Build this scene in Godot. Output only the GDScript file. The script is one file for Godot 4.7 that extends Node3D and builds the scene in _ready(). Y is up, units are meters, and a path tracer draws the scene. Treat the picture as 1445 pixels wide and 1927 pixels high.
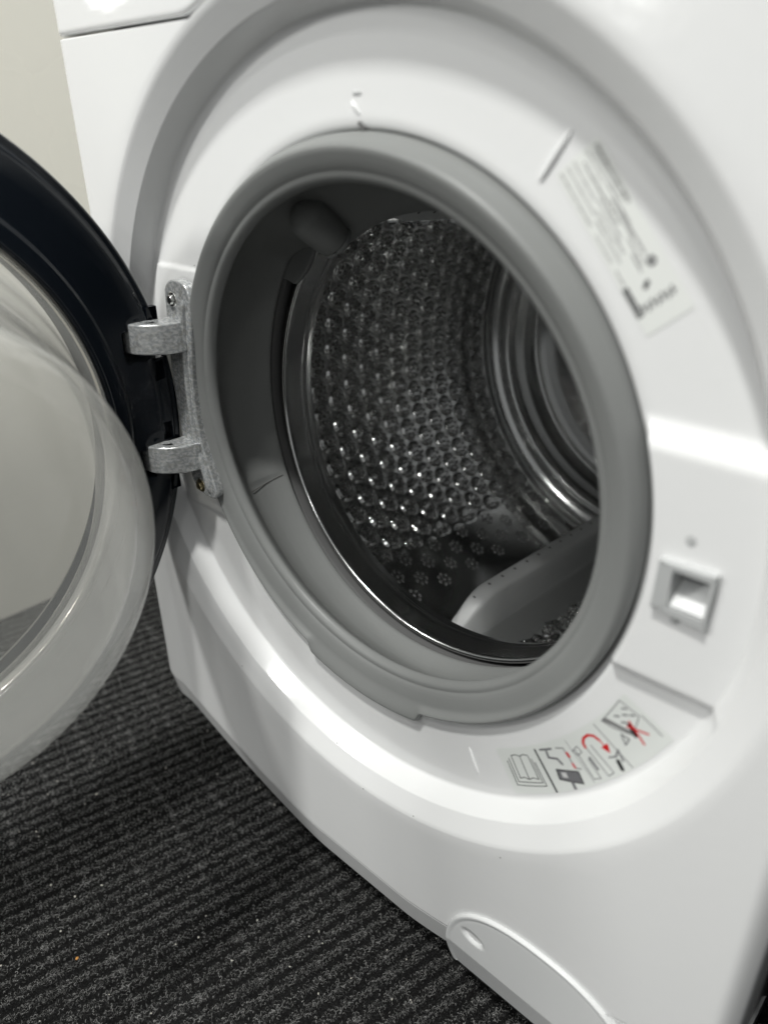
extends Node3D
# Open front-loading washing machine seen close up. Origin = centre of the door opening on the front plate, x right, y up, z out of the front.

const FLOOR := -0.44
const R_A := 0.2741          # outer rim of the dished ring
const SEAM := 0.2525         # lower edge of the fascia
const BOT := -0.3665         # lower edge of the front plate
const HALF := 0.298
const TILT := 0.0558         # the drum axis leans back

var M := {}
var rng := RandomNumberGenerator.new()

# ------------------------------------------------------------------ materials
func srgb(r: float, g: float, b: float, a := 1.0) -> Color:
	var c := Color(r, g, b).linear_to_srgb()
	c.a = a
	return c

func mat(called: String, col: Color, rough: float, metal := 0.0) -> StandardMaterial3D:
	var m := StandardMaterial3D.new()
	m.resource_name = called
	m.albedo_color = col
	m.roughness = rough
	m.metallic = metal
	m.cull_mode = BaseMaterial3D.CULL_DISABLED
	M[called] = m
	return m

func noise_tex(size: int, freq: float, sd: int, octaves := 4, lo := 0.0, hi := 1.0) -> ImageTexture:
	var n := FastNoiseLite.new()
	n.seed = sd
	n.frequency = freq
	n.fractal_octaves = octaves
	var im := n.get_seamless_image(size, size)
	im.convert(Image.FORMAT_RGBA8)
	if lo != 0.0 or hi != 1.0:
		for y in size:
			for x in size:
				var v := lerpf(lo, hi, im.get_pixel(x, y).r)
				im.set_pixel(x, y, Color(v, v, v))
	return ImageTexture.create_from_image(im)

func glass(called: String, col: Color, rough: float) -> StandardMaterial3D:
	var m := mat(called, col, rough)
	m.transparency = BaseMaterial3D.TRANSPARENCY_ALPHA
	return m

func tri(m: StandardMaterial3D, s: float) -> void:
	m.uv1_triplanar = true
	m.uv1_scale = Vector3(s, s, s)

func make_materials() -> void:
	var w := mat("white_enamel", srgb(0.80, 0.805, 0.805), 0.15)
	w.roughness_texture = noise_tex(256, 0.01, 3, 4, 0.75, 1.0)
	w.heightmap_enabled = true
	w.heightmap_texture = noise_tex(256, 0.06, 31, 2)
	w.heightmap_scale = 0.004
	tri(w, 6.0)
	mat("white_plastic", srgb(0.72, 0.73, 0.73), 0.35)
	mat("plinth_grey", srgb(0.50, 0.50, 0.50), 0.5)
	mat("grey_plastic", srgb(0.46, 0.47, 0.47), 0.4)
	mat("paddle_grey", srgb(0.58, 0.59, 0.59), 0.38)
	var r := mat("rubber", srgb(0.211, 0.217, 0.213), 0.48)
	r.metallic_specular = 0.4
	r.roughness_texture = noise_tex(256, 0.012, 5, 4, 0.7, 1.0)
	r.heightmap_enabled = true
	r.heightmap_texture = noise_tex(256, 0.1, 6, 3)
	r.heightmap_scale = 0.006
	tri(r, 8.0)
	mat("grime_and_dark_line", srgb(0.05, 0.047, 0.04), 0.8)
	mat("tub_plastic_and_hole_shade", srgb(0.10, 0.10, 0.10), 0.6)  # also colours the dark discs drawn as holes
	var s := mat("steel", srgb(0.80, 0.805, 0.80), 0.10, 1.0)
	s.roughness_texture = noise_tex(256, 0.03, 8, 4, 0.6, 1.0)
	tri(s, 9.0)
	mat("steel_lip", srgb(0.62, 0.625, 0.62), 0.17, 1.0)
	var z := mat("cast_zinc", Color(1, 1, 1), 0.28, 0.45)
	z.albedo_texture = zinc_tex()
	z.roughness_texture = noise_tex(256, 0.04, 12, 4, 0.6, 1.0)
	z.heightmap_enabled = true
	z.heightmap_texture = noise_tex(512, 0.05, 13, 5)
	z.heightmap_scale = 0.012
	tri(z, 24.0)
	mat("screw_steel", srgb(0.62, 0.62, 0.60), 0.22, 1.0)
	mat("brass_screw", srgb(0.40, 0.34, 0.20), 0.35, 1.0)
	var b := mat("door_black", srgb(0.006, 0.0085, 0.0125), 0.13)
	b.metallic_specular = 0.5
	mat("chrome_trim", srgb(0.62, 0.60, 0.54), 0.16, 1.0)
	glass("glass_side", srgb(0.66, 0.67, 0.66, 0.20), 0.06)
	glass("glass_end", srgb(0.80, 0.80, 0.76, 0.24), 0.06)
	glass("glass_pane", srgb(0.4, 0.42, 0.4, 0.02), 0.03)
	var wl := mat("cream_paint", srgb(0.78, 0.765, 0.695), 0.3)
	wl.roughness_texture = noise_tex(256, 0.01, 21, 3, 0.6, 1.0)
	tri(wl, 1.5)
	var cb := mat("carpet_base", Color(1, 1, 1), 0.95)
	cb.metallic_specular = 0.15
	cb.albedo_texture = speckle_tex()
	tri(cb, 16.0)
	var f := mat("carpet_fibre", Color(1, 1, 1), 0.8)
	f.vertex_color_use_as_albedo = true
	mat("crumb_white", srgb(0.62, 0.60, 0.54), 0.7)
	mat("crumb_orange", srgb(0.55, 0.26, 0.06), 0.7)

func speckle_tex() -> ImageTexture:
	# dark needle felt with lighter flecks
	var im := Image.create(512, 512, false, Image.FORMAT_RGBA8)
	var g := RandomNumberGenerator.new()
	g.seed = 40
	for y in 512:
		for x in 512:
			var v := 0.065 + 0.05 * g.randf() * g.randf()
			im.set_pixel(x, y, Color(v, v, v))
	for k in 5200:
		var p := Vector2(g.randf() * 512, g.randf() * 512)
		var d := Vector2.from_angle(g.randf() * TAU)
		var turn := g.randf_range(-0.5, 0.5)
		var v := g.randf_range(0.13, 0.34)
		for s in 9:
			im.set_pixel(posmod(int(p.x), 512), posmod(int(p.y), 512), Color(v, v, v))
			p += d
			d = d.rotated(turn)
	return ImageTexture.create_from_image(im)

func zinc_tex() -> ImageTexture:
	var a := FastNoiseLite.new()
	a.seed = 4; a.frequency = 0.024; a.fractal_octaves = 4; a.fractal_gain = 0.5
	var k := FastNoiseLite.new()
	k.seed = 9; k.frequency = 0.012; k.fractal_octaves = 3
	var ia := a.get_seamless_image(512, 512)
	var ik := k.get_seamless_image(512, 512)
	var im := Image.create(512, 512, false, Image.FORMAT_RGBA8)
	for y in 512:
		for x in 512:
			var v := ia.get_pixel(x, y).r
			var t := ik.get_pixel(x, y).r
			var d := smoothstep(0.30, 0.72, v)
			var c := Color(0.66, 0.675, 0.69).lerp(Color(0.84, 0.845, 0.84), d)
			c = c.lerp(Color(0.60, 0.595, 0.57), smoothstep(0.5, 0.8, t) * 0.5)
			im.set_pixel(x, y, c)
	return ImageTexture.create_from_image(im)

# ------------------------------------------------------------------ mesh helpers
func grid(P: PackedVector3Array, nu: int, nv: int, wrap: bool, m: Material, skip: Dictionary = {}, into: ArrayMesh = null) -> ArrayMesh:
	# P[i * nv + j]; smooth normals summed from the faces
	var idx := PackedInt32Array()
	var N := PackedVector3Array()
	N.resize(P.size())
	var uvs := PackedVector2Array()
	uvs.resize(P.size())
	var last := nu if wrap else nu - 1
	for i in last:
		var i2 := (i + 1) % nu
		for j in nv - 1:
			var a := i * nv + j
			var b := i2 * nv + j
			if not skip.is_empty() and skip.has(a):
				continue
			var pa := P[a]
			var pb := P[b]
			var pc := P[b + 1]
			var pd := P[a + 1]
			var n := (pc - pa).cross(pb - pd)
			idx.append_array([a, b, b + 1, a, b + 1, a + 1])
			N[a] += n
			N[b] += n
			N[b + 1] += n
			N[a + 1] += n
	for i in nu:
		for j in nv:
			var k := i * nv + j
			N[k] = N[k].normalized() if N[k].length_squared() > 1e-24 else Vector3.UP
			uvs[k] = Vector2(float(i) / maxf(last, 1), float(j) / (nv - 1))
	# N above is (c - a) x (b - d), which points to the clockwise (front) side
	var arr := []
	arr.resize(Mesh.ARRAY_MAX)
	arr[Mesh.ARRAY_VERTEX] = P
	arr[Mesh.ARRAY_NORMAL] = N
	arr[Mesh.ARRAY_TEX_UV] = uvs
	arr[Mesh.ARRAY_INDEX] = idx
	var am := into if into else ArrayMesh.new()
	am.add_surface_from_arrays(Mesh.PRIMITIVE_TRIANGLES, arr)
	am.surface_set_material(am.get_surface_count() - 1, m)
	return am

func smooth_profile(pts: Array, radius: float, n := 4, own: Array = []) -> Array:
	var out := [pts[0]]
	for i in range(1, pts.size() - 1):
		var rad := radius if own.is_empty() else float(own[i])
		var p: Vector2 = pts[i]
		var a: Vector2 = pts[i - 1]
		var b: Vector2 = pts[i + 1]
		var ra := minf(rad, a.distance_to(p) * 0.48)
		var rb := minf(rad, b.distance_to(p) * 0.48)
		var pa := p + (a - p).normalized() * ra
		var pb := p + (b - p).normalized() * rb
		for k in n + 1:
			var t := float(k) / n
			out.append(pa.lerp(p, t).lerp(p.lerp(pb, t), t))
	out.append(pts[-1])
	return out

func lathe(prof: Array, seg: int, m: Material, warp := 0, into: ArrayMesh = null, skip: Dictionary = {}) -> ArrayMesh:
	# prof: Vector2(radius, z); turned about the z axis
	var P := PackedVector3Array()
	var nv := prof.size()
	P.resize(seg * nv)
	for i in seg:
		var th := TAU * i / seg
		var cs := cos(th)
		var sn := sin(th)
		for j in nv:
			var q: Vector2 = prof[j]
			var p := Vector3(q.x * cs, q.x * sn, q.y)
			if warp == 1:
				p = seal_warp(p, th, q.x, q.y)
			elif warp == 2:
				p += Vector3(0, -0.003, -TILT * p.y)
			P[i * nv + j] = p
	return grid(P, seg, nv, true, m, skip, into)

func tube(path: Array, rad: float, m: Material, sides := 8, into: ArrayMesh = null) -> ArrayMesh:
	var P := PackedVector3Array()
	var n := path.size()
	var up := Vector3(0.13, 0.97, 0.21).normalized()
	for i in n:
		var p: Vector3 = path[i]
		var d: Vector3 = path[mini(i + 1, n - 1)] - path[maxi(i - 1, 0)]
		var e := d.cross(up).normalized()
		var f := e.cross(d).normalized()
		var r := rad * (0.3 if (i == 0 or i == n - 1) else 1.0)
		for k in sides + 1:
			var a := TAU * k / sides
			P.append(p + (e * cos(a) + f * sin(a)) * r)
	return grid(P, n, sides + 1, false, m, {}, into)

func extrude(poly: PackedVector2Array, depth: float, bevel: float, m: Material, into: ArrayMesh = null) -> ArrayMesh:
	# polygon in x, y; from z = 0 to z = depth with a rounded front edge; flat shaded
	var n := poly.size()
	var nrm := PackedVector2Array()
	var area := 0.0
	for i in n:
		area += poly[i].cross(poly[(i + 1) % n])
	var sgn := 1.0 if area > 0.0 else -1.0
	for i in n:
		var e := (poly[(i + 1) % n] - poly[(i + n - 1) % n]).normalized()
		nrm.append(Vector2(e.y, -e.x) * sgn)
	var rings := []
	rings.append([0.0, 0.0])
	for k in 5:
		var a := PI / 2 * k / 4
		rings.append([bevel * (1.0 - cos(a)), depth - bevel + bevel * sin(a)])
	var P := PackedVector3Array()
	for i in n:
		for k in rings.size():
			var q := poly[i] - nrm[i] * float(rings[k][0])
			P.append(Vector3(q.x, q.y, rings[k][1]))
	var am := grid(P, n, rings.size(), true, m, {}, into)
	var st := SurfaceTool.new()
	st.begin(Mesh.PRIMITIVE_TRIANGLES)
	var top := PackedVector2Array()
	for i in n:
		top.append(poly[i] - nrm[i] * bevel)
	var ids := Geometry2D.triangulate_polygon(top)
	for t in ids.size() / 3:
		var a := top[ids[t * 3]]
		var b := top[ids[t * 3 + 1]]
		var c := top[ids[t * 3 + 2]]
		if (b - a).cross(c - a) > 0.0:
			var s := b
			b = c
			c = s
		for q in [a, b, c]:
			st.set_normal(Vector3(0, 0, 1))
			st.set_uv(q)
			st.add_vertex(Vector3(q.x, q.y, depth))
	st.commit(am)
	am.surface_set_material(am.get_surface_count() - 1, m)
	return am

func rbox(size: Vector3, bevel: float, m: Material, into: ArrayMesh = null) -> ArrayMesh:
	# a box on z = 0 .. size.z, rounded front edges
	var h := Vector2(size.x, size.y) / 2.0
	var poly := PackedVector2Array()
	for c in [[1, 1, 0.0], [-1, 1, PI / 2], [-1, -1, PI], [1, -1, 1.5 * PI]]:
		for k in 4:
			var a: float = c[2] + PI / 2 * k / 3
			poly.append(Vector2(c[0] * (h.x - bevel), c[1] * (h.y - bevel)) + Vector2(cos(a), sin(a)) * bevel)
	return extrude(poly, size.z, bevel, m, into)

func quad(a: Vector3, b: Vector3, c: Vector3, d: Vector3, m: Material, into: ArrayMesh = null) -> ArrayMesh:
	# a..d round the face; uv (0,0) at a, (1,0) at b, (1,1) at c
	var P := PackedVector3Array([a, d, b, c])
	return grid(P, 2, 2, false, m, {}, into)

func put(called: String, mesh: Mesh, parent: Node3D) -> MeshInstance3D:
	var o := MeshInstance3D.new()
	o.name = called
	o.mesh = mesh
	parent.add_child(o, true)
	return o

func node(called: String, parent: Node3D) -> Node3D:
	var o := Node3D.new()
	o.name = called
	parent.add_child(o, true)
	return o

func tag(o: Node, label: String, category := "", group := "") -> void:
	o.set_meta("label", label)
	if category:
		o.set_meta("category", category)
	if group:
		o.set_meta("group", group)

# ------------------------------------------------------------------ front plate
func ramp(x: float, a: float, b: float) -> float:
	return smoothstep(a, b, x)

func curve_z(x: float) -> float:
	if x > 0.0:
		return -0.012 * pow(clampf((x - 0.286) / 0.012, 0.0, 1.2), 1.9)
	return -0.025 * pow(clampf((-x - 0.268) / 0.030, 0.0, 1.2), 1.7)

func lift(x: float) -> float:
	# the lower edge rises towards the sides
	return 0.056 * pow(clampf((absf(x) - 0.05) / 0.20, 0.0, 1.0), 1.35)

func plate_edge(th: float) -> float:
	var c := cos(th)
	var s := sin(th)
	var r := 9.0
	if absf(c) > 1e-5:
		r = minf(r, HALF / absf(c))
	if s > 1e-5:
		r = minf(r, maxf(SEAM / s, 0.2768))
	elif s < -1e-5:
		for k in 12:
			var x := r * c if k > 0 else 0.0
			r = minf(HALF / maxf(absf(c), 1e-5), (BOT + lift(x)) / s)
	return r

var ring_prof: Array = []

func ring_z(r: float) -> float:
	if r >= R_A + 0.02:
		return 0.0
	for i in ring_prof.size() - 1:
		var a: Vector2 = ring_prof[i]
		var b: Vector2 = ring_prof[i + 1]
		if r <= b.x:
			return lerpf(a.y, b.y, clampf((r - a.x) / maxf(b.x - a.x, 1e-6), 0.0, 1.0))
	return 0.0

func plate_z(x: float, y: float) -> float:
	var r := Vector2(x, y).length()
	var z := ring_z(r)
	# raised land of the lock on the right and of the hinge on the left
	if x > 0.0 and r < 0.262:
		var k := ramp(y, -0.0715, -0.0640) * (1.0 - ramp(y, 0.0600, 0.0755))
		z = lerpf(z, maxf(z, -0.0180), k * ramp(r, 0.195, 0.2))
	elif x < 0.0 and r < 0.25:
		var k := ramp(y, -0.1035, -0.102) * (1.0 - ramp(y, 0.1013, 0.1026))
		z = lerpf(z, z + 0.0014, k * ramp(r, 0.1945, 0.198) * (1.0 - ramp(r, 0.243, 0.249)))
	return z + curve_z(x)

const LATCH := [0.2055, 0.2335, -0.0205, 0.0090]   # x0, x1, y0, y1

func build_plate(parent: Node3D) -> void:
	ring_prof = smooth_profile([Vector2(0.1925, -0.034), Vector2(0.1945, -0.0262), Vector2(0.199, -0.0248), Vector2(0.2512, -0.0248), Vector2(0.2588, -0.0084), Vector2(0.2745, 0.0), Vector2(0.30, 0.0)], 0.0, 5, [0, 0.002, 0.003, 0.0020, 0.0009, 0.0036, 0])
	# keep the outer rim crisper than the crease
	var rs := []
	for p in ring_prof:
		if p.x < 0.2765:
			rs.append(p.x)
	for k in 20:
		rs.append(0.200 + 0.0025 * k)
	rs.append(LATCH[0])
	rs.append(LATCH[1])
	rs.sort()
	var clean := [rs[0]]
	for r in rs:
		if r - clean[-1] > 0.00012 or r in [LATCH[0], LATCH[1]]:
			clean.append(r)
	rs = clean
	var seg := 900
	var ths := []
	for i in seg:
		ths.append(TAU * i / seg)
	# rows of vertices that follow the lock opening exactly
	var t0 := atan2(LATCH[2], 0.22) + TAU
	var t1 := atan2(LATCH[3], 0.22)
	ths[int(round(t0 / TAU * seg))] = t0
	ths[int(round(t1 / TAU * seg))] = t1
	var i0 := int(round(t0 / TAU * seg))
	var i1 := int(round(t1 / TAU * seg))
	var outer := 30
	var nv := rs.size() + outer + 3
	var P := PackedVector3Array()
	P.resize(seg * nv)
	var skip := {}
	var ja := rs.find(LATCH[0])
	var jb := rs.find(LATCH[1])
	for i in seg:
		var th: float = ths[i]
		var e := plate_edge(th)
		var d := Vector2(cos(th), sin(th))
		for j in rs.size():
			var q: Vector2 = d * float(rs[j])
			P[i * nv + j] = Vector3(q.x, q.y, plate_z(q.x, q.y))
		for k in outer:
			var t := float(k + 1) / outer
			t = 1.0 - pow(1.0 - t, 1.5)
			var q := d * lerpf(0.2765, e - 0.0006, t)
			var zz := ring_z(q.length()) + curve_z(q.x)
			P[i * nv + rs.size() + k] = Vector3(q.x, q.y, zz - (0.0007 if k == outer - 1 else 0.0))
		var q2 := d * e
		var z2 := curve_z(q2.x)
		P[i * nv + nv - 3] = Vector3(q2.x, q2.y, z2 - 0.0022)
		P[i * nv + nv - 2] = Vector3(q2.x, q2.y, z2 - 0.006)
		P[i * nv + nv - 1] = Vector3(q2.x, q2.y, z2 - 0.03)
		if i >= i0 or i < i1:
			for j in range(ja, jb):
				skip[i * nv + j] = true
	put("front_plate", grid(P, seg, nv, true, M.white_enamel, skip), parent)
	# fascia above the seam
	var nx := 160
	var ny := 26
	var Q := PackedVector3Array()
	for i in nx:
		var x := lerpf(-HALF, HALF, float(i) / (nx - 1))
		var ya := SEAM + 0.0016
		var arc := sqrt(maxf(0.2786 * 0.2786 - x * x, 0.0))
		var y0 := 0.5 * (ya + arc + sqrt((ya - arc) * (ya - arc) + 0.00002))
		y0 = maxf(y0 - 0.0009, ya)
		for j in ny:
			var y := y0
			var z := 0.0
			match j:
				0: z = -0.02
				1: z = -0.004
				2: z = -0.0012; y = y0 + 0.0003
				3: z = -0.0003; y = y0 + 0.0012
				_:
					y = lerpf(y0 + 0.003, 0.42, pow(float(j - 4) / (ny - 5), 1.6))
			# finger grip of the detergent drawer
			var g := Vector2((x + 0.199) / 0.030, (y - 0.281) / 0.0135).length()
			z -= 0.012 * (1.0 - ramp(g, 0.72, 1.02))
			Q.append(Vector3(x, y, z + curve_z(x)))
	put("fascia", grid(Q, nx, ny, false, M.white_enamel), parent)
	# plinth strip under the plate
	var sec := smooth_profile([Vector2(BOT - 0.0004, -0.012), Vector2(BOT - 0.0006, -0.0006), Vector2(BOT - 0.0300, -0.0073), Vector2(BOT - 0.0315, -0.0120), Vector2(BOT - 0.034, -0.09)], 0.0012, 3)
	var S := PackedVector3Array()
	var ns := 90
	for i in ns:
		var x := lerpf(-HALF, HALF, float(i) / (ns - 1))
		for p in sec:
			S.append(Vector3(x, p.x + lift(x), p.y + curve_z(x)))
	put("plinth", grid(S, ns, sec.size(), false, M.white_enamel), parent)
	# cabinet behind, five closed sides
	var am := ArrayMesh.new()
	var a := HALF - 0.002
	var zf := -0.058
	var zb := -0.63
	var yb := -0.415
	var yt := 0.42
	for s in [-1.0, 1.0]:
		quad(Vector3(a * s, yb, zf), Vector3(a * s, yb, zb), Vector3(a * s, yt, zb), Vector3(a * s, yt, zf), M.white_plastic, am)
	quad(Vector3(-a, yt, zf + 0.05), Vector3(a, yt, zf + 0.05), Vector3(a, yt, zb), Vector3(-a, yt, zb), M.white_plastic, am)
	quad(Vector3(-a, yb, zb), Vector3(a, yb, zb), Vector3(a, yt, zb), Vector3(-a, yt, zb), M.white_plastic, am)
	quad(Vector3(-a, yb, zf), Vector3(a, yb, zf), Vector3(a, yb, zb), Vector3(-a, yb, zb), M.tub_plastic_and_hole_shade, am)
	put("cabinet", am, parent)
	for s in [Vector2(-0.24, -0.11), Vector2(0.24, -0.11), Vector2(-0.24, -0.56), Vector2(0.24, -0.56)]:
		var c := CylinderMesh.new()
		c.top_radius = 0.018
		c.bottom_radius = 0.022
		c.height = 0.03
		c.radial_segments = 20
		c.material = M.tub_plastic_and_hole_shade
		put("foot", c, parent).position = Vector3(s.x, FLOOR + 0.016, s.y)
	# short pressed ribs and marks on the ring floor
	for g in [[56.0, 0.207, 0.234, 0.0012], [-64.4, 0.2143, 0.2365, 0.0009]]:
		var th := deg_to_rad(g[0])
		var d := Vector3(cos(th), sin(th), 0)
		var pts := []
		for k in 9:
			var t := float(k) / 8
			pts.append(d * lerpf(g[1], g[2], t) + Vector3(0, 0, -0.0248 + 0.0005 * sin(PI * t)))
		put("pressed_rib", tube(pts, g[3], M.white_enamel, 10), parent)
	put("pressed_rib", tube([Vector3(-0.0063, 0.2082, -0.0248), Vector3(-0.0045, 0.2064, -0.0243), Vector3(-0.0022, 0.2040, -0.0243), Vector3(0.0006, 0.2012, -0.0248)], 0.0010, M.white_enamel, 10), parent)
	var nt := rbox(Vector3(0.0022, 0.006, 0.004), 0.0008, M.tub_plastic_and_hole_shade)
	var no := put("notch_shade", nt, parent)  # dark block standing in for the shaded gap beside the seal
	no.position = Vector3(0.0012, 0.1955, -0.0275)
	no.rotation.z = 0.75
	var nm := put("moulded_mark", rbox(Vector3(0.006, 0.0016, 0.0009), 0.0004, M.grey_plastic), parent)
	nm.position = Vector3(-0.0018, 0.2114, -0.0251)

func build_lock(parent: Node3D) -> void:
	var l := node("door_lock", parent)
	tag(l, "square white door lock socket with two dark slots")
	var zf := -0.0181
	var zb := -0.036
	var t0 := LATCH[2] as float
	var t1 := LATCH[3] as float
	var o := []
	for c in [[LATCH[0], t1], [LATCH[1], t1], [LATCH[1], t0], [LATCH[0], t0]]:
		var th := atan2(c[1], 0.22)
		o.append(Vector3(c[0] * cos(th), c[0] * sin(th), zf))
	var up := Vector3(0, 0, 0.0042)
	var inn := [Vector3(0.2128, 0.0052, zf), Vector3(0.2308, 0.0052, zf), Vector3(0.2308, -0.0158, zf), Vector3(0.2128, -0.0158, zf)]
	var am := ArrayMesh.new()
	for k in 4:
		var n := (k + 1) % 4
		var ch: Vector3 = ((o[k] + o[n]) * 0.5 - Vector3(0.2195, -0.0057, zf)).normalized() * 0.0006
		quad(o[k] - Vector3(0, 0, 0.003), o[n] - Vector3(0, 0, 0.003), o[n] + up - Vector3(0, 0, 0.0006), o[k] + up - Vector3(0, 0, 0.0006), M.grey_plastic, am)
		quad(o[k] + up - Vector3(0, 0, 0.0006), o[n] + up - Vector3(0, 0, 0.0006), o[n] + up - ch, o[k] + up - ch, M.grey_plastic, am)
		quad(o[k] + up - ch, o[n] + up - ch, inn[n] + up, inn[k] + up, M.grey_plastic, am)
		quad(inn[k] + up, inn[n] + up, Vector3(inn[n].x, inn[n].y, zb), Vector3(inn[k].x, inn[k].y, zb), M.grey_plastic, am)
	var sx := [0.2128, 0.2138, 0.2190, 0.2238, 0.2290, 0.2308]
	var sy := [-0.0158, -0.0022, 0.0040, 0.0052]
	for a in 5:
		for b in 3:
			var open: bool = b == 1 and (a == 1 or a == 3)
			var zz := zb - 0.012 if open else zb
			var p := [Vector3(sx[a], sy[b], zz), Vector3(sx[a + 1], sy[b], zz), Vector3(sx[a + 1], sy[b + 1], zz), Vector3(sx[a], sy[b + 1], zz)]
			quad(p[0], p[1], p[2], p[3], M.tub_plastic_and_hole_shade if open else M.grey_plastic, am)
			if open:
				for e in 4:
					var q: Vector3 = p[e]
					var q2: Vector3 = p[(e + 1) % 4]
					quad(q, q2, Vector3(q2.x, q2.y, zb), Vector3(q.x, q.y, zb), M.grey_plastic, am)
	put("socket", am, l)
	var w := extrude(PackedVector2Array([Vector2(0, 0), Vector2(0.0200, 0), Vector2(0.0196, 0.0010), Vector2(0.0010, 0.0132), Vector2(0, 0.0132)]), 0.0176, 0.0005, M.white_plastic)
	var wo := put("striker_ramp", w, l)
	# local x -> +z (depth), local y -> up, local z -> -x
	wo.transform = Transform3D(Basis(Vector3(0, 0, 1), Vector3(0, 1, 0), Vector3(-1, 0, 0)), Vector3(0.2306, -0.0157, zb + 0.0003))
	var sc := lathe([Vector2(0.0, 0.0006), Vector2(0.0009, 0.0005), Vector2(0.0016, -0.0004), Vector2(0.0021, 0.0003), Vector2(0.0026, 0.0)], 20, M.grey_plastic)
	put("screw_hole", sc, l).position = Vector3(0.2172, 0.0211, zf + 0.0003)
	var nub := rbox(Vector3(0.0036, 0.0044, 0.0022), 0.0010, M.grey_plastic)
	put("release_nub", nub, l).position = Vector3(0.2166, -0.0228, zf - 0.0004)

func build_flap(parent: Node3D) -> void:
	# half-moon service flap at the lower right, running over the plinth
	var n := 260
	var rings := []
	for k in 46:
		rings.append([0.93 * k / 45.0, 0.0022])
	rings.append_array([ [0.945, 0.0020], [0.962, 0.0027], [0.985, 0.0029], [1.0, 0.0022], [1.002, -0.002]])
	var P := PackedVector3Array()
	for i in n:
		var t := TAU * i / n
		var c := cos(t)
		var s := sin(t)
		var k := pow(pow(absf(c), 2.35) + pow(absf(s), 2.35), -1.0 / 2.35)
		for r in rings:
			var x: float = 0.1765 + 0.0785 * k * c * r[0]
			var y: float = -0.3715 + 0.0650 * k * s * r[0]
			y = maxf(y, BOT - 0.0298)
			var z: float = r[1]
			if y < BOT:
				z += (y - BOT) * 0.232
			var g := Vector2(x - 0.1235, y + 0.3440).rotated(0.15)
			P.append(Vector3(x, y, z - 0.0042 * (1.0 - ramp(Vector2(g.x / 0.0112, g.y / 0.0062).length(), 0.30, 1.0))))
	var f := node("service_flap", parent)
	put("flap_cover", grid(P, n, rings.size(), true, M.white_plastic), f)

# ------------------------------------------------------------------ rubber door seal
func seal_warp(p: Vector3, th: float, r: float, z: float) -> Vector3:
	var d := Vector2(cos(th), sin(th))
	var q := p
	# mouth leans forward at the top, inner end follows the tilted drum
	var front := (1.0 - ramp(r, 0.186, 0.1925)) if z > -0.04 else 1.0 - ramp(-z, 0.03, 0.07)
	q.z += 0.040 * p.y * front
	q.z -= TILT * p.y * ramp(-z, 0.05, 0.092)
	# drain tab at the bottom
	if z > -0.034 and r > 0.186:
		var a := rad_to_deg(th)
		a = a - 360.0 if a > 180.0 else a
		var w := ramp(a, -111.3, -108.8) * (1.0 - ramp(a, -76.6, -74.2))
		var k := ramp(r, 0.186, 0.1925) * w
		q += Vector3(d.x, d.y, 0) * 0.0078 * k
		q.z = maxf(q.z, lerpf(q.z, -0.0215, k)) if z > -0.03 else q.z + 0.004 * k
	# slight bulge on the left inside wall, shaped after a patch of light
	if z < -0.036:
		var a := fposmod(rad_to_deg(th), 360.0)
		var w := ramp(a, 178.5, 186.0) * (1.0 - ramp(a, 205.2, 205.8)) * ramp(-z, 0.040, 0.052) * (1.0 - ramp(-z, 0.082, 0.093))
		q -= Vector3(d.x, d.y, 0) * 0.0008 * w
		# the roof of the seal hangs low at the top
		var sag := ramp(a, 52.0, 88.0) * (1.0 - ramp(a, 124.0, 148.0))
		q -= Vector3(d.x, d.y, 0) * 0.0375 * sag * ramp(-z, 0.040, 0.090)
		# soft unevenness of the bellow
		q += Vector3(d.x, d.y, 0) * 0.0012 * sin(th * 3.0 + 1.0) * ramp(-z, 0.04, 0.06)
	return q

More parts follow.
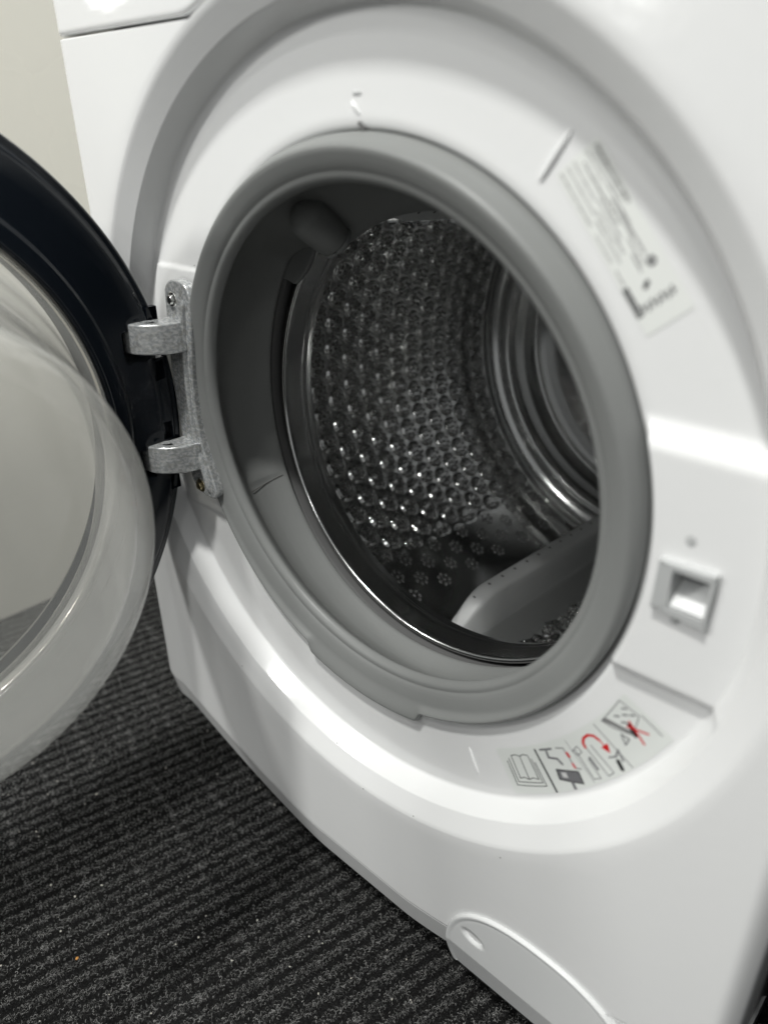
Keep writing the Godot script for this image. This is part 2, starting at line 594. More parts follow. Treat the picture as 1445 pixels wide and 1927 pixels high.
func build_seal(parent: Node3D) -> void:
	var pts := [Vector2(0.1936, -0.036), Vector2(0.1934, -0.0222), Vector2(0.1922, -0.0188), Vector2(0.1898, -0.0164), Vector2(0.1870, -0.0158), Vector2(0.1800, -0.0180), Vector2(0.1755, -0.0200), Vector2(0.1738, -0.0216), Vector2(0.1722, -0.0214), Vector2(0.1695, -0.0226), Vector2(0.1672, -0.0262), Vector2(0.1676, -0.0290), Vector2(0.1720, -0.0335), Vector2(0.1790, -0.0385), Vector2(0.1845, -0.047), Vector2(0.1872, -0.058), Vector2(0.1880, -0.069), Vector2(0.1872, -0.079), Vector2(0.1853, -0.087), Vector2(0.1838, -0.0915), Vector2(0.1850, -0.0945), Vector2(0.1900, -0.0955), Vector2(0.21, -0.10)]
	var prof := smooth_profile(pts, 0.006, 3)
	var seal := node("door_seal", parent)
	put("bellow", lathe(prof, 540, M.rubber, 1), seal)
	# parting line of the mould on the left
	var path := []
	for k in 14:
		var t := float(k) / 13
		var th := deg_to_rad(lerpf(207.4, 206.2, t))
		var z := lerpf(-0.042, -0.0885, t)
		var r := 0.1880 if z < -0.06 else lerpf(0.1815, 0.1872, (-z - 0.042) / 0.018)
		r = -0.0004 + [0.1818, 0.1828, 0.1842, 0.1853, 0.1862, 0.1869, 0.1874, 0.1878, 0.1879, 0.1878, 0.1874, 0.1867, 0.1858, 0.1847][k]
		path.append(seal_warp(Vector3(r * cos(th), r * sin(th), z), th, r, z) * Vector3(1, 1, 1))
	put("mould_line", tube(path, 0.00028, M.grime_and_dark_line, 6), seal)  # line coloured darker than the rubber
	# water inlet spout, upper left: a drooping ear of rubber
	var sp := node("inlet_spout", parent)
	var P := PackedVector3Array()
	var a0 := Vector3(-0.0930, 0.1490, -0.0560)
	var a1 := Vector3(-0.0878, 0.1245, -0.0870)
	var axis := (a1 - a0).normalized()
	var inward := Vector3(0.55, -0.70, 0.35)
	inward = (inward - axis * inward.dot(axis)).normalized()
	var side := axis.cross(inward).normalized()
	var ns := 26
	var nc := 36
	for i in ns:
		var t := float(i) / (ns - 1)
		var prof_w := sqrt(clampf(t / 0.22, 0.0, 1.0)) * lerpf(1.0, 0.92, t)
		if t > 0.94:
			prof_w *= sqrt(maxf(1.0 - pow((t - 0.94) / 0.06, 2.0) * 0.35, 0.0))
		for j in nc:
			var ph := TAU * j / nc
			var c := cos(ph)
			var s := sin(ph)
			P.append(a0.lerp(a1, t) + inward * (c * (0.0120 + 0.003 * sin(PI * t)) * prof_w + 0.004 * t) + side * (s * (0.0135 + 0.0025 * sin(PI * t)) * prof_w))
	var body := ArrayMesh.new()
	var PP := PackedVector3Array()
	for i in ns:
		for j in nc + 1:
			PP.append(P[i * nc + j % nc])
	grid(PP, ns, nc + 1, false, M.rubber, {}, body)
	put("spout_body", body, sp)
	var rim := []
	var e := a1 + inward * 0.004
	for j in nc + 1:
		var ph := TAU * j / nc
		rim.append(e + inward * (cos(ph) * 0.0095) + side * (sin(ph) * 0.0112) + axis * 0.0006)
	put("spout_rim", tube(rim, 0.0022, M.rubber, 10), sp)
	var cap := PackedVector3Array()
	for j in nc + 1:
		var ph := TAU * j / nc
		var o := inward * (cos(ph) * 0.0095) + side * (sin(ph) * 0.0112)
		cap.append(e + axis * 0.001 + o)
		cap.append(e - axis * 0.012 + o * 0.8)
		cap.append(e - axis * 0.012)
	put("spout_mouth", grid(cap, nc + 1, 3, false, M.rubber), sp)
	# small web of rubber between the spout and the drum rim
	var W := PackedVector3Array()
	for i in 20:
		var t := float(i) / 19
		var th := deg_to_rad(lerpf(137.5, 152.5, t))
		var d := Vector3(cos(th), sin(th), 0)
		var hgt := 0.012 * sin(PI * t)
		for j in 5:
			var r: float = [0.189, 0.184, 0.179, 0.1765, 0.1785][j]
			var z: float = [-0.094, -0.0985, -0.100, -0.1025, -0.108][j]
			if j > 1 and j < 4:
				r -= hgt * 0.55
			var p := d * r
			W.append(Vector3(p.x, p.y, z - TILT * p.y))
	put("seal_web", grid(W, 20, 5, false, M.rubber), parent)

# ------------------------------------------------------------------ drum
const PITCH_N := 58
const PITCH_S := 0.0246
const PADDLES := [-100.5, 19.5, 139.5]

func drum_flat(deg: float) -> float:
	# 1 on the plain strips beside the paddles
	var f := 0.0
	for a in PADDLES:
		var d := absf(wrapf(deg - a, -180.0, 180.0))
		f = maxf(f, 1.0 - ramp(d, 24.5, 27.5) if wrapf(deg - a, -180.0, 180.0) < 0.0 else 1.0 - ramp(d, 10.0, 12.0))
	return f

func build_drum(parent: Node3D) -> void:
	var drum := node("drum", parent)
	drum.position = Vector3(0, -0.005, -0.1025)
	drum.rotation.x = -atan(TILT)
	# local z: 0 at the rim, negative going back
	var lip := smooth_profile([Vector2(0.1835, -0.0075), Vector2(0.1825, -0.0015), Vector2(0.1800, 0.0008), Vector2(0.1774, 0.0), Vector2(0.1766, -0.003), Vector2(0.1764, -0.006), Vector2(0.1755, -0.0185), Vector2(0.1766, -0.0205), Vector2(0.1768, -0.0225), Vector2(0.1760, -0.0240), Vector2(0.1790, -0.034), Vector2(0.2050, -0.050), Vector2(0.2430, -0.0560), Vector2(0.2500, -0.064), Vector2(0.2500, -0.068)], 0.0022, 3)
	put("drum_rim", lathe(lip, 360, M.steel_lip), drum)
	# perforated wall with pressed dimples
	var seg := PITCH_N * 18
	var z0 := -0.0675
	var z1 := -0.388
	var nz := 250
	var P := PackedVector3Array()
	P.resize(seg * nz)
	var columns := 13
	for i in seg:
		var u := float(i) / 18.0
		var th := TAU * i / seg
		var flat := drum_flat(rad_to_deg(th))
		for j in nz:
			var s := lerpf(z0, z1, float(j) / (nz - 1))
			var r := 0.25
			if flat < 0.999:
				var cf := (-s - 0.0795) / PITCH_S
				var ci := int(round(cf))
				if ci >= 0 and ci < columns:
					var du := u - 0.5 * (ci % 2)
					du -= round(du)
					var dx := du * 0.02708
					var dy := (cf - ci) * PITCH_S
					var d := sqrt(dx * dx + dy * dy)
					r -= (0.0029 * (1.0 - ramp(d, 0.0100, 0.0122)) - 0.0006 * (1.0 - ramp(d, 0.0, 0.0100))) * (1.0 - flat)
			P[i * nz + j] = Vector3(r * cos(th), r * sin(th), s)
	put("drum_wall", grid(P, seg, nz, true, M.steel), drum)
	# holes: a small turned-in collar round a dark disc that paints the shade inside
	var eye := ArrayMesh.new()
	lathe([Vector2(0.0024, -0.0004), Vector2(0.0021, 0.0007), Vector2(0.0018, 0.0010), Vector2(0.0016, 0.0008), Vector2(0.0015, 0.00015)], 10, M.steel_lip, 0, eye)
	lathe([Vector2(0.0015, 0.00015), Vector2(0.0, 0.0001)], 10, M.tub_plastic_and_hole_shade, 0, eye)
	var xf := []
	for ci in columns:
		for k in PITCH_N:
			var u := k + 0.5 * (ci % 2)
			var deg := 360.0 * u / PITCH_N
			var near_paddle := 999.0
			for a in PADDLES:
				near_paddle = minf(near_paddle, absf(wrapf(deg - a, -180.0, 180.0)))
			if near_paddle < 12.0:
				continue
			for h in 8:
				var off := Vector2.ZERO
				if h > 0:
					off = Vector2(0.0066, 0).rotated(TAU * (h - 1) / 7.0 + 0.3)
				var th := deg_to_rad(deg) + off.x / 0.25
				var s := -0.0795 - PITCH_S * ci - off.y
				var r := 0.25 - (0.0029 - 0.0006 * (1.0 - ramp(off.length(), 0.0, 0.0100))) * (1.0 - drum_flat(deg)) - 0.0001
				var n := Vector3(-cos(th), -sin(th), 0)
				var t := Vector3(-sin(th), cos(th), 0)
				xf.append(Transform3D(Basis(t, n.cross(t), n), Vector3(r * cos(th), r * sin(th), s)))
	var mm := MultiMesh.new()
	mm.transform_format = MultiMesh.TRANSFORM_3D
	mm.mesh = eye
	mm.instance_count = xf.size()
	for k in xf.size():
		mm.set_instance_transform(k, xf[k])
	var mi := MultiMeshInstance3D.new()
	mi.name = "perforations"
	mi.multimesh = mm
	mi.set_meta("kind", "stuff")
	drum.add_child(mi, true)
	# back wall: welded seam, raised ring, centre coned forward to reflect darker
	var back := smooth_profile([Vector2(0.2500, -0.387), Vector2(0.2470, -0.3875), Vector2(0.2450, -0.3990), Vector2(0.2415, -0.3990), Vector2(0.2395, -0.3895), Vector2(0.2330, -0.3895), Vector2(0.2250, -0.3960), Vector2(0.2190, -0.3860), Vector2(0.2090, -0.3770), Vector2(0.1990, -0.3840), Vector2(0.1950, -0.4060), Vector2(0.1880, -0.4200), Vector2(0.09, -0.398), Vector2(0.03, -0.378), Vector2(0.0, -0.376)], 0.006, 4)
	put("drum_back", lathe(back, 300, M.steel_lip), drum)
	# three paddles
	for a in PADDLES:
		var am := ArrayMesh.new()
		var sec := smooth_profile([Vector2(-0.0225, -0.002), Vector2(-0.0205, 0.004), Vector2(-0.0125, 0.036), Vector2(-0.0085, 0.0415), Vector2(0.0070, 0.0415), Vector2(0.0100, 0.036), Vector2(0.0135, 0.004), Vector2(0.0150, -0.002)], 0.006, 4)
		var nl := 40
		var Q := PackedVector3Array()
		for i in nl:
			var t := float(i) / (nl - 1)
			var s := lerpf(-0.100, -0.384, pow(t, 2.0))
			var tip := clampf((-s - 0.100) / 0.046, 0.0, 1.0)
			var hs := sqrt(1.0 - pow(1.0 - tip, 2.0))
			var ws := sqrt(1.0 - pow(1.0 - clampf(tip * 1.15, 0.0, 1.0), 2.0))
			for p in sec:
				var y: float = p.y * hs - (0.003 if i == 0 else 0.0)
				var x: float = p.x * maxf(ws, 0.03)
				Q.append(Vector3(x, -0.2485 + y + x * x * 1.6, s))
		grid(Q, nl, sec.size(), false, M.paddle_grey, {}, am)
		for h in 11:  # holes are flat dark discs, their shade put into the colour
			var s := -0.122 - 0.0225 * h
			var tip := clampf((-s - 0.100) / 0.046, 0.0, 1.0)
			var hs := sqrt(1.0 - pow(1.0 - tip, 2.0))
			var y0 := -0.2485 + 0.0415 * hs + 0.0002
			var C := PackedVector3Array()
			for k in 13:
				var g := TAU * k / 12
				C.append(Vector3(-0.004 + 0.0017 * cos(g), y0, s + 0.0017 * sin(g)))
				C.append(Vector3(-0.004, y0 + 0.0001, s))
			grid(C, 13, 2, false, M.tub_plastic_and_hole_shade, {}, am)
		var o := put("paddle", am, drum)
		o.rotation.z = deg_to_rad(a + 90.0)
	# stationary tub round the drum
	var tub := smooth_profile([Vector2(0.2085, -0.099), Vector2(0.199, -0.112), Vector2(0.235, -0.125), Vector2(0.272, -0.14), Vector2(0.275, -0.56), Vector2(0.0, -0.57)], 0.008, 2)
	put("tub", lathe(tub, 120, M.tub_plastic_and_hole_shade), parent)
	# collar with dark slits between seal and drum
	var col := smooth_profile([Vector2(0.1895, -0.0945), Vector2(0.1868, -0.098), Vector2(0.1862, -0.105), Vector2(0.190, -0.116)], 0.002, 3)
	put("seal_collar", lathe(col, 240, M.tub_plastic_and_hole_shade, 2), parent)

# ------------------------------------------------------------------ hinge
func build_hinge(parent: Node3D) -> void:
	var h := node("hinge", parent)
	tag(h, "mottled grey cast zinc hinge with two curved arms")
	var out := PackedVector2Array([Vector2(-0.2025, 0.0802), Vector2(-0.2015, 0.0870), Vector2(-0.1965, 0.0925), Vector2(-0.1890, 0.0950), Vector2(-0.1815, 0.0950), Vector2(-0.1745, 0.0925), Vector2(-0.1700, 0.0870), Vector2(-0.1690, 0.0780), Vector2(-0.1712, 0.0640), Vector2(-0.1752, 0.0440), Vector2(-0.1788, 0.0240), Vector2(-0.1805, 0.0020), Vector2(-0.1800, -0.0200), Vector2(-0.1765, -0.0400), Vector2(-0.1710, -0.0570), Vector2(-0.1660, -0.0710), Vector2(-0.1658, -0.0770), Vector2(-0.1700, -0.0812), Vector2(-0.1780, -0.0815), Vector2(-0.1880, -0.0800), Vector2(-0.1965, -0.0740), Vector2(-0.2005, -0.0640), Vector2(-0.2060, -0.0300), Vector2(-0.2070, 0.0300)])
	var c := Curve2D.new()
	for i in out.size() + 1:
		var p := out[i % out.size()]
		var e := (out[(i + 1) % out.size()] - out[(i + out.size() - 1) % out.size()]) / 6.5
		c.add_point(p, -e, e)
	var poly := PackedVector2Array()
	for i in out.size():
		for k in 3:
			poly.append(c.sample(i, k / 3.0))
	put("hinge_plate", extrude(poly, 0.0075, 0.0016, M.cast_zinc), h).position.z = -0.0205
	# raised rib along the seal side
	var rib := []
	for i in 40:
		var t := float(i) / 39
		var y := lerpf(0.082, -0.076, t)
		var x := -0.1768 - 0.0098 * (1.0 - pow((y - 0.001) / 0.082, 2.0)) + (0.004 if y < 0.0 else 0.0) * ramp(-y, 0.02, 0.08)
		rib.append(Vector3(x, y, -0.0128))
	put("hinge_rib", tube(rib, 0.0026, M.cast_zinc, 12), h)
	# two arms, swept in the x-z plane
	for yc in [0.0535, -0.0450]:
		var hh := 0.0116
		var path := [Vector2(-0.1800, -0.014), Vector2(-0.1815, -0.006), Vector2(-0.1850, 0.004), Vector2(-0.1900, 0.0105), Vector2(-0.1965, 0.0165), Vector2(-0.2045, 0.0200), Vector2(-0.2150, 0.0210)]
		var back := [Vector2(-0.2040, -0.014), Vector2(-0.2042, -0.008), Vector2(-0.2050, -0.001), Vector2(-0.2070, 0.004), Vector2(-0.2095, 0.0075), Vector2(-0.2120, 0.0105), Vector2(-0.2160, 0.0130)]
		var loop := PackedVector2Array()
		var cf := Curve2D.new()
		for i in path.size():
			var e: Vector2 = (path[mini(i + 1, path.size() - 1)] - path[maxi(i - 1, 0)]) / 6.0
			cf.add_point(path[i], -e, e)
		for i in 25:
			loop.append(cf.sample_baked(cf.get_baked_length() * i / 24.0))
		back.reverse()
		for p in back:
			loop.append(p)
		var P := PackedVector3Array()
		var n := loop.size()
		var b := 0.0016
		var cen := Vector2.ZERO
		for q in loop:
			cen += q / n
		for i in n:
			var q := loop[i]
			var inn := (cen - q).normalized() * b
			for r in [[1.0, hh, 4.0], [1.0, hh, 0.0], [0.35, hh - 0.3 * b, 0.0], [0.0, hh - b, 0.0], [0.0, -hh + b, 0.0], [0.35, -hh + 0.3 * b, 0.0], [1.0, -hh, 0.0], [1.0, -hh, 4.0]]:
				var w: Vector2 = q + inn * r[0]
				if r[2] > 0.0:
					w = w.lerp(cen, 0.8)
				P.append(Vector3(w.x, yc + r[1], w.y))
		put("hinge_arm", grid(P, n, 8, true, M.cast_zinc), h)
	# screws
	for s in [[Vector3(-0.1925, 0.0800, -0.0130), "screw_steel"], [Vector3(-0.1870, -0.0735, -0.0130), "brass_screw"]]:
		var am := lathe([Vector2(0.0, 0.0030), Vector2(0.0032, 0.0030), Vector2(0.0038, 0.0024), Vector2(0.0042, -0.0004)], 6, M[s[1]])
		lathe([Vector2(0.0042, 0.0005), Vector2(0.0056, 0.0004), Vector2(0.0059, -0.0006)], 24, M[s[1]], 0, am)
		put("screw", am, h).position = s[0]

# ------------------------------------------------------------------ door
func build_door(parent: Node3D) -> void:
	var door := node("door", parent)
	tag(door, "black framed round glass door swung open to the left")
	var u := Vector3(0.0188, 0, 0.9998)
	var n := Vector3(0.9998, 0, -0.0188)
	door.transform = Transform3D(Basis(u, Vector3.UP, -n), Vector3(-0.2015, -0.0056, 0.2381))
	# local: hinge side at -x; h below counts along n, so z = -h
	var hp := [Vector2(0.2000, -0.0440), Vector2(0.2380, -0.0460), Vector2(0.2500, -0.0400), Vector2(0.2560, -0.0260), Vector2(0.2562, -0.0130), Vector2(0.2540, -0.0110), Vector2(0.2540, -0.0040), Vector2(0.2520, -0.0020), Vector2(0.2480, -0.0030), Vector2(0.2470, -0.0008), Vector2(0.2440, 0.0000), Vector2(0.2330, 0.0006), Vector2(0.2120, 0.0010), Vector2(0.2075, 0.0014), Vector2(0.2065, 0.0032), Vector2(0.2040, 0.0036), Vector2(0.1950, 0.0036), Vector2(0.1925, 0.0024), Vector2(0.1915, -0.006), Vector2(0.1915, -0.030), Vector2(0.2000, -0.0440)]
	var prof := []
	for p in smooth_profile(hp, 0.0010, 3):
		prof.append(Vector2(p.x, -p.y))
	var seg := 720
	# pockets for the hinge arms and the small square holes, left open in the ring
	var pockets := [[-0.262, -0.2115, 0.0405, 0.0655], [-0.262, -0.2115, -0.0545, -0.0300]]
	var holes := [[-0.2450, -0.2360, 0.0690, 0.0800], [-0.2440, -0.2350, 0.0230, 0.0375], [-0.2440, -0.2350, -0.0270, -0.0125], [-0.2440, -0.2350, -0.0720, -0.0600]]
	var rr := []
	for p in prof:
		rr.append(p)
	# finer radii on the flat face so the openings are square
	var fine := []
	for j in rr.size():
		fine.append(rr[j])
		if j + 1 < rr.size():
			var a: Vector2 = rr[j]
			var b: Vector2 = rr[j + 1]
			if a.y < 0.002 and b.y < 0.002 and a.distance_to(b) > 0.0025:
				var k := int(a.distance_to(b) / 0.001)
				for q in range(1, k):
					fine.append(a.lerp(b, float(q) / k))
	prof = fine
	var nv := prof.size()
	var skip := {}
	for i in seg:
		var th := TAU * (i + 0.5) / seg
		if cos(th) > -0.8:
			continue
		for j in nv - 1:
			var mid: Vector2 = (prof[j] + prof[j + 1]) * 0.5
			var x := mid.x * cos(th)
			var y := mid.x * sin(th)
			if mid.y > 0.033 and mid.x < 0.25:
				continue
			for k in pockets:
				if x > k[0] and x < k[1] and y > k[2] and y < k[3]:
					skip[i * nv + j] = true
			if mid.y < 0.002:
				for k in holes:
					if x > k[0] and x < k[1] and y > k[2] and y < k[3]:
						skip[i * nv + j] = true
	put("door_frame", lathe(prof, seg, M.door_black, 0, null, skip), door)
	for k in pockets + holes:
		var pk := ArrayMesh.new()
		var d := 0.024 if k in pockets else 0.006
		var a := Vector3(k[0] if not (k in pockets) else -0.2525, k[2], 0.0002)
		var b := Vector3(k[1], k[3], 0.0002)
		var z := Vector3(0, 0, d)
		var p := [Vector3(a.x, a.y, a.z), Vector3(b.x, a.y, a.z), Vector3(b.x, b.y, a.z), Vector3(a.x, b.y, a.z)]
		for e in 4:
			if k in pockets and e == 3:
				continue
			quad(p[e], p[(e + 1) % 4], p[(e + 1) % 4] + z, p[e] + z, M.door_black, pk)
		quad(p[0] + z, p[1] + z, p[2] + z, p[3] + z, M.door_black, pk)
		put("hinge_pocket" if k in pockets else "square_hole", pk, door)
	# bright ring where glass meets frame
	put("trim_ring", lathe(smooth_profile([Vector2(0.1915, -0.001), Vector2(0.1905, -0.0022), Vector2(0.1893, -0.0012), Vector2(0.1893, 0.004)], 0.0008, 3), 360, M.chrome_trim), door)
	# glass bowl, inside and outside surface
	var g := [Vector2(0.1895, 0.006), Vector2(0.1840, 0.004), Vector2(0.1790, 0.006), Vector2(0.1740, 0.016), Vector2(0.1690, 0.030), Vector2(0.1640, 0.0365), Vector2(0.1590, 0.045), Vector2(0.1480, 0.095), Vector2(0.1400, 0.128), Vector2(0.1340, 0.1478), Vector2(0.1150, 0.1478)]
	var outer := []
	for p in smooth_profile(g, 0.009, 7):
		outer.append(Vector2(p.x, -p.y))
	put("glass_side", lathe(outer, 300, M.glass_side), door)
	var inner := []
	for p in smooth_profile([Vector2(0.1895, 0.002), Vector2(0.1780, 0.000), Vector2(0.1690, 0.012), Vector2(0.1580, 0.030), Vector2(0.1530, 0.045), Vector2(0.1420, 0.095), Vector2(0.1340, 0.125), Vector2(0.1270, 0.1360), Vector2(0.1200, 0.1400), Vector2(0.0, 0.1370)], 0.006, 5):
		inner.append(Vector2(p.x, -p.y))
	put("glass_inside", lathe(inner, 300, M.glass_pane), door)
	var fin := []
	for p in smooth_profile([Vector2(0.1150, 0.1478), Vector2(0.06, 0.1455), Vector2(0.0, 0.1450)], 0.006, 5):
		fin.append(Vector2(p.x, -p.y))
	put("glass_end", lathe(fin, 300, M.glass_end), door)
	put("outer_pane", lathe([Vector2(0.1930, 0.032), Vector2(0.15, 0.036), Vector2(0.08, 0.039), Vector2(0.0, 0.040)], 200, M.glass_pane), door)

# ------------------------------------------------------------------ labels
func line(im: Image, a: Vector2, b: Vector2, w: float, c: Color) -> void:
	var n := int(a.distance_to(b)) + 1
	var r := int(ceil(w / 2.0))
	for i in n + 1:
		var p := a.lerp(b, float(i) / n)
		for y in range(-r, r + 1):
			for x in range(-r, r + 1):
				if Vector2(x, y).length() <= w / 2.0 + 0.3:
					var q := Vector2i(int(p.x) + x, int(p.y) + y)
					if q.x >= 0 and q.y >= 0 and q.x < im.get_width() and q.y < im.get_height():
						im.set_pixelv(q, c)

func poly_line(im: Image, pts: Array, s: Vector2, w: float, c: Color, closed := false) -> void:
	for i in (pts.size() if closed else pts.size() - 1):
		line(im, pts[i] * s, pts[(i + 1) % pts.size()] * s, w, c)

func fill_poly(im: Image, pts: Array, s: Vector2, c: Color) -> void:
	var q := PackedVector2Array()
	var box := Rect2(pts[0] * s, Vector2.ZERO)
	for p in pts:
		q.append(p * s)
		box = box.expand(p * s)
	for y in range(int(box.position.y), int(box.end.y) + 1):
		for x in range(int(box.position.x), int(box.end.x) + 1):
			if x >= 0 and y >= 0 and x < im.get_width() and y < im.get_height() and Geometry2D.is_point_in_polygon(Vector2(x, y), q):
				im.set_pixel(x, y, c)

func label_mat(called: String, im: Image) -> StandardMaterial3D:
	im.generate_mipmaps()
	var m := mat(called, Color(1, 1, 1), 0.35)
	m.albedo_texture = ImageTexture.create_from_image(im)
	m.texture_repeat = false
	return m

func build_labels(parent: Node3D) -> void:
	# arc-shaped picture label low on the right: u along the arc, v outwards
	var s := Vector2(1024, 300)
	var im := Image.create(1024, 300, false, Image.FORMAT_RGBA8)
	im.fill(Color(0.865, 0.875, 0.865))
	var k := Color(0.16, 0.16, 0.17)
	var g := Color(0.45, 0.45, 0.46)
	var red := Color(0.80, 0.10, 0.12)
	poly_line(im, [Vector2(0.042, 0.286), Vector2(0.037, 0.81), Vector2(0.218, 0.854), Vector2(0.225, 0.348)], s, 5, k)
	poly_line(im, [Vector2(0.06, 0.22), Vector2(0.054, 0.735), Vector2(0.13, 0.755), Vector2(0.205, 0.78), Vector2(0.212, 0.27)], s, 5, k)
	poly_line(im, [Vector2(0.085, 0.165), Vector2(0.115, 0.15), Vector2(0.143, 0.189), Vector2(0.172, 0.16), Vector2(0.2, 0.192), Vector2(0.191, 0.7), Vector2(0.161, 0.66), Vector2(0.131, 0.689), Vector2(0.104, 0.64), Vector2(0.077, 0.658)], s, 5, k, true)
	line(im, Vector2(0.143, 0.189) * s, Vector2(0.131, 0.689) * s, 5, k)
	line(im, Vector2(0.269, 0.10) * s, Vector2(0.259, 0.99) * s, 13, Color(0.33, 0.34, 0.34))
	poly_line(im, [Vector2(0.303, 0.12), Vector2(0.376, 0.15)], s, 12, g)
	poly_line(im, [Vector2(0.34, 0.15), Vector2(0.33, 0.30), Vector2(0.378, 0.36), Vector2(0.388, 0.48)], s, 13, g)
	fill_poly(im, [Vector2(0.333, 0.55), Vector2(0.451, 0.69), Vector2(0.437, 0.93), Vector2(0.319, 0.75)], s, g)
	poly_line(im, [Vector2(0.333, 0.55), Vector2(0.451, 0.69), Vector2(0.437, 0.93), Vector2(0.319, 0.75)], s, 6, k, true)
	fill_poly(im, [Vector2(0.35, 0.62), Vector2(0.378, 0.65), Vector2(0.372, 0.76), Vector2(0.344, 0.72)], s, Color(0.8, 0.8, 0.8))
	poly_line(im, [Vector2(0.38, 0.86), Vector2(0.375, 0.99)], s, 16, g)
	poly_line(im, [Vector2(0.41, 0.16), Vector2(0.452, 0.20), Vector2(0.449, 0.62), Vector2(0.476, 0.66)], s, 8, Color(0.6, 0.6, 0.6))
	line(im, Vector2(0.457, 0.31) * s, Vector2(0.457, 0.38) * s, 14, red)
	line(im, Vector2(0.449, 0.53) * s, Vector2(0.449, 0.60) * s, 14, Color(0.82, 0.4, 0.42))
	line(im, Vector2(0.496, 0.08) * s, Vector2(0.499, 0.95) * s, 3, g)
	poly_line(im, [Vector2(0.516, 0.307), Vector2(0.508, 0.90), Vector2(0.545, 0.93), Vector2(0.552, 0.55), Vector2(0.564, 0.55)], s, 5, g)
	poly_line(im, [Vector2(0.585, 0.30), Vector2(0.592, 0.94), Vector2(0.630, 0.92), Vector2(0.62, 0.34)], s, 5, g)
	line(im, Vector2(0.564, 0.53) * s, Vector2(0.564, 0.76) * s, 13, g)
	poly_line(im, [Vector2(0.50, 0.30), Vector2(0.54, 0.26), Vector2(0.545, 0.38), Vector2(0.51, 0.42)], s, 5, g, true)
	poly_line(im, [Vector2(0.583, 0.33), Vector2(0.588, 0.25), Vector2(0.61, 0.18), Vector2(0.645, 0.165), Vector2(0.672, 0.22), Vector2(0.684, 0.33)], s, 14, red)
	poly_line(im, [Vector2(0.684, 0.33), Vector2(0.687, 0.45)], s, 8, Color(0.85, 0.35, 0.36))
	fill_poly(im, [Vector2(0.664, 0.45), Vector2(0.712, 0.44), Vector2(0.686, 0.61)], s, red)
	poly_line(im, [Vector2(0.665, 0.66), Vector2(0.70, 0.70), Vector2(0.735, 0.62), Vector2(0.715, 0.82)], s, 9, g)
	line(im, Vector2(0.692, 0.78) * s, Vector2(0.680, 0.93) * s, 20, k)
	line(im, Vector2(0.723, 0.06) * s, Vector2(0.733, 0.98) * s, 4, g)
	poly_line(im, [Vector2(0.95, 0.02), Vector2(0.778, 0.085), Vector2(0.80, 0.28), Vector2(0.86, 0.557), Vector2(0.963, 0.403)], s, 4, g, true)
	fill_poly(im, [Vector2(0.778, 0.085), Vector2(0.81, 0.08), Vector2(0.87, 0.50), Vector2(0.86, 0.557)], s, Color(0.5, 0.5, 0.5))
	for q in [Vector2(0.86, 0.15), Vector2(0.90, 0.22), Vector2(0.865, 0.30), Vector2(0.925, 0.14), Vector2(0.93, 0.30)]:
		line(im, q * s, (q + Vector2(0.018, 0.05)) * s, 9, g)
	line(im, Vector2(0.885, 0.40) * s, Vector2(0.868, 0.60) * s, 18, k)
	line(im, Vector2(0.90, 0.36) * s, Vector2(0.87, 0.78) * s, 9, red)
	line(im, Vector2(0.872, 0.40) * s, Vector2(0.926, 0.70) * s, 9, red)
	poly_line(im, [Vector2(0.79, 0.62), Vector2(0.828, 0.58), Vector2(0.812, 0.44)], s, 7, g, true)
	line(im, Vector2(0.975, 0.42) * s, Vector2(0.972, 0.85) * s, 4, g)
	var lm := label_mat("picture_print", im)
	var P := PackedVector3Array()
	for i in 60:
		var th := deg_to_rad(lerpf(-57.5, -24.0, i / 59.0))
		for j in 4:
			var r := lerpf(0.2135, 0.2475, j / 3.0)
			P.append(Vector3(r * cos(th), r * sin(th), -0.0248 + 0.00025))
	var o := put("picture_label", grid(P, 60, 4, false, lm), parent)
	tag(o, "curved pale label with book, tap and red arrow pictures")
	# straight rating label, upper right
	var t := Image.create(640, 192, false, Image.FORMAT_RGBA8)
	t.fill(Color(0.905, 0.91, 0.90))
	var ink := Color(0.40, 0.40, 0.41)
	var pale := Color(0.66, 0.67, 0.66)
	rng.seed = 5
	var rows := [[0.05, 0.33, 0.19, 6, 0.5], [0.22, 0.46, 0.27, 7, 0.5], [0.26, 0.50, 0.54, 7, 0.5], [0.30, 0.48, 0.66, 6, 0.55], [0.34, 0.60, 0.76, 6, 0.55], [0.52, 0.66, 0.42, 7, 0.5], [0.03, 0.36, 0.10, 15, 0.30], [0.02, 0.20, 0.30, 9, 0.6], [0.06, 0.42, 0.44, 11, 0.42], [0.30, 0.52, 0.34, 10, 0.5], [0.02, 0.24, 0.60, 7, 0.6], [0.02, 0.30, 0.74, 7, 0.6], [0.02, 0.34, 0.90, 9, 0.55], [0.40, 0.64, 0.30, 12, 0.5], [0.48, 0.56, 0.62, 9, 0.5], [0.60, 0.70, 0.50, 10, 0.45], [0.40, 0.56, 0.90, 7, 0.62], [0.62, 0.70, 0.90, 8, 0.55]]
	for r in rows:
		var x: float = r[0] * 640.0
		var row_ink := Color(r[4], r[4], r[4]).lerp(Color(0.7, 0.7, 0.69), 0.3)
		while x < r[1] * 640.0:
			var w := rng.randf_range(5, 13)
			line(t, Vector2(x, r[2] * 192.0 - r[3] * 0.35), Vector2(x + rng.randf_range(-1, 4), r[2] * 192.0 + r[3] * 0.35), 4, row_ink)
			line(t, Vector2(x, r[2] * 192.0 + rng.randf_range(-4, 4)), Vector2(x + w * 0.7, r[2] * 192.0 + rng.randf_range(-4, 4)), 3, row_ink)
			x += w + 2.0
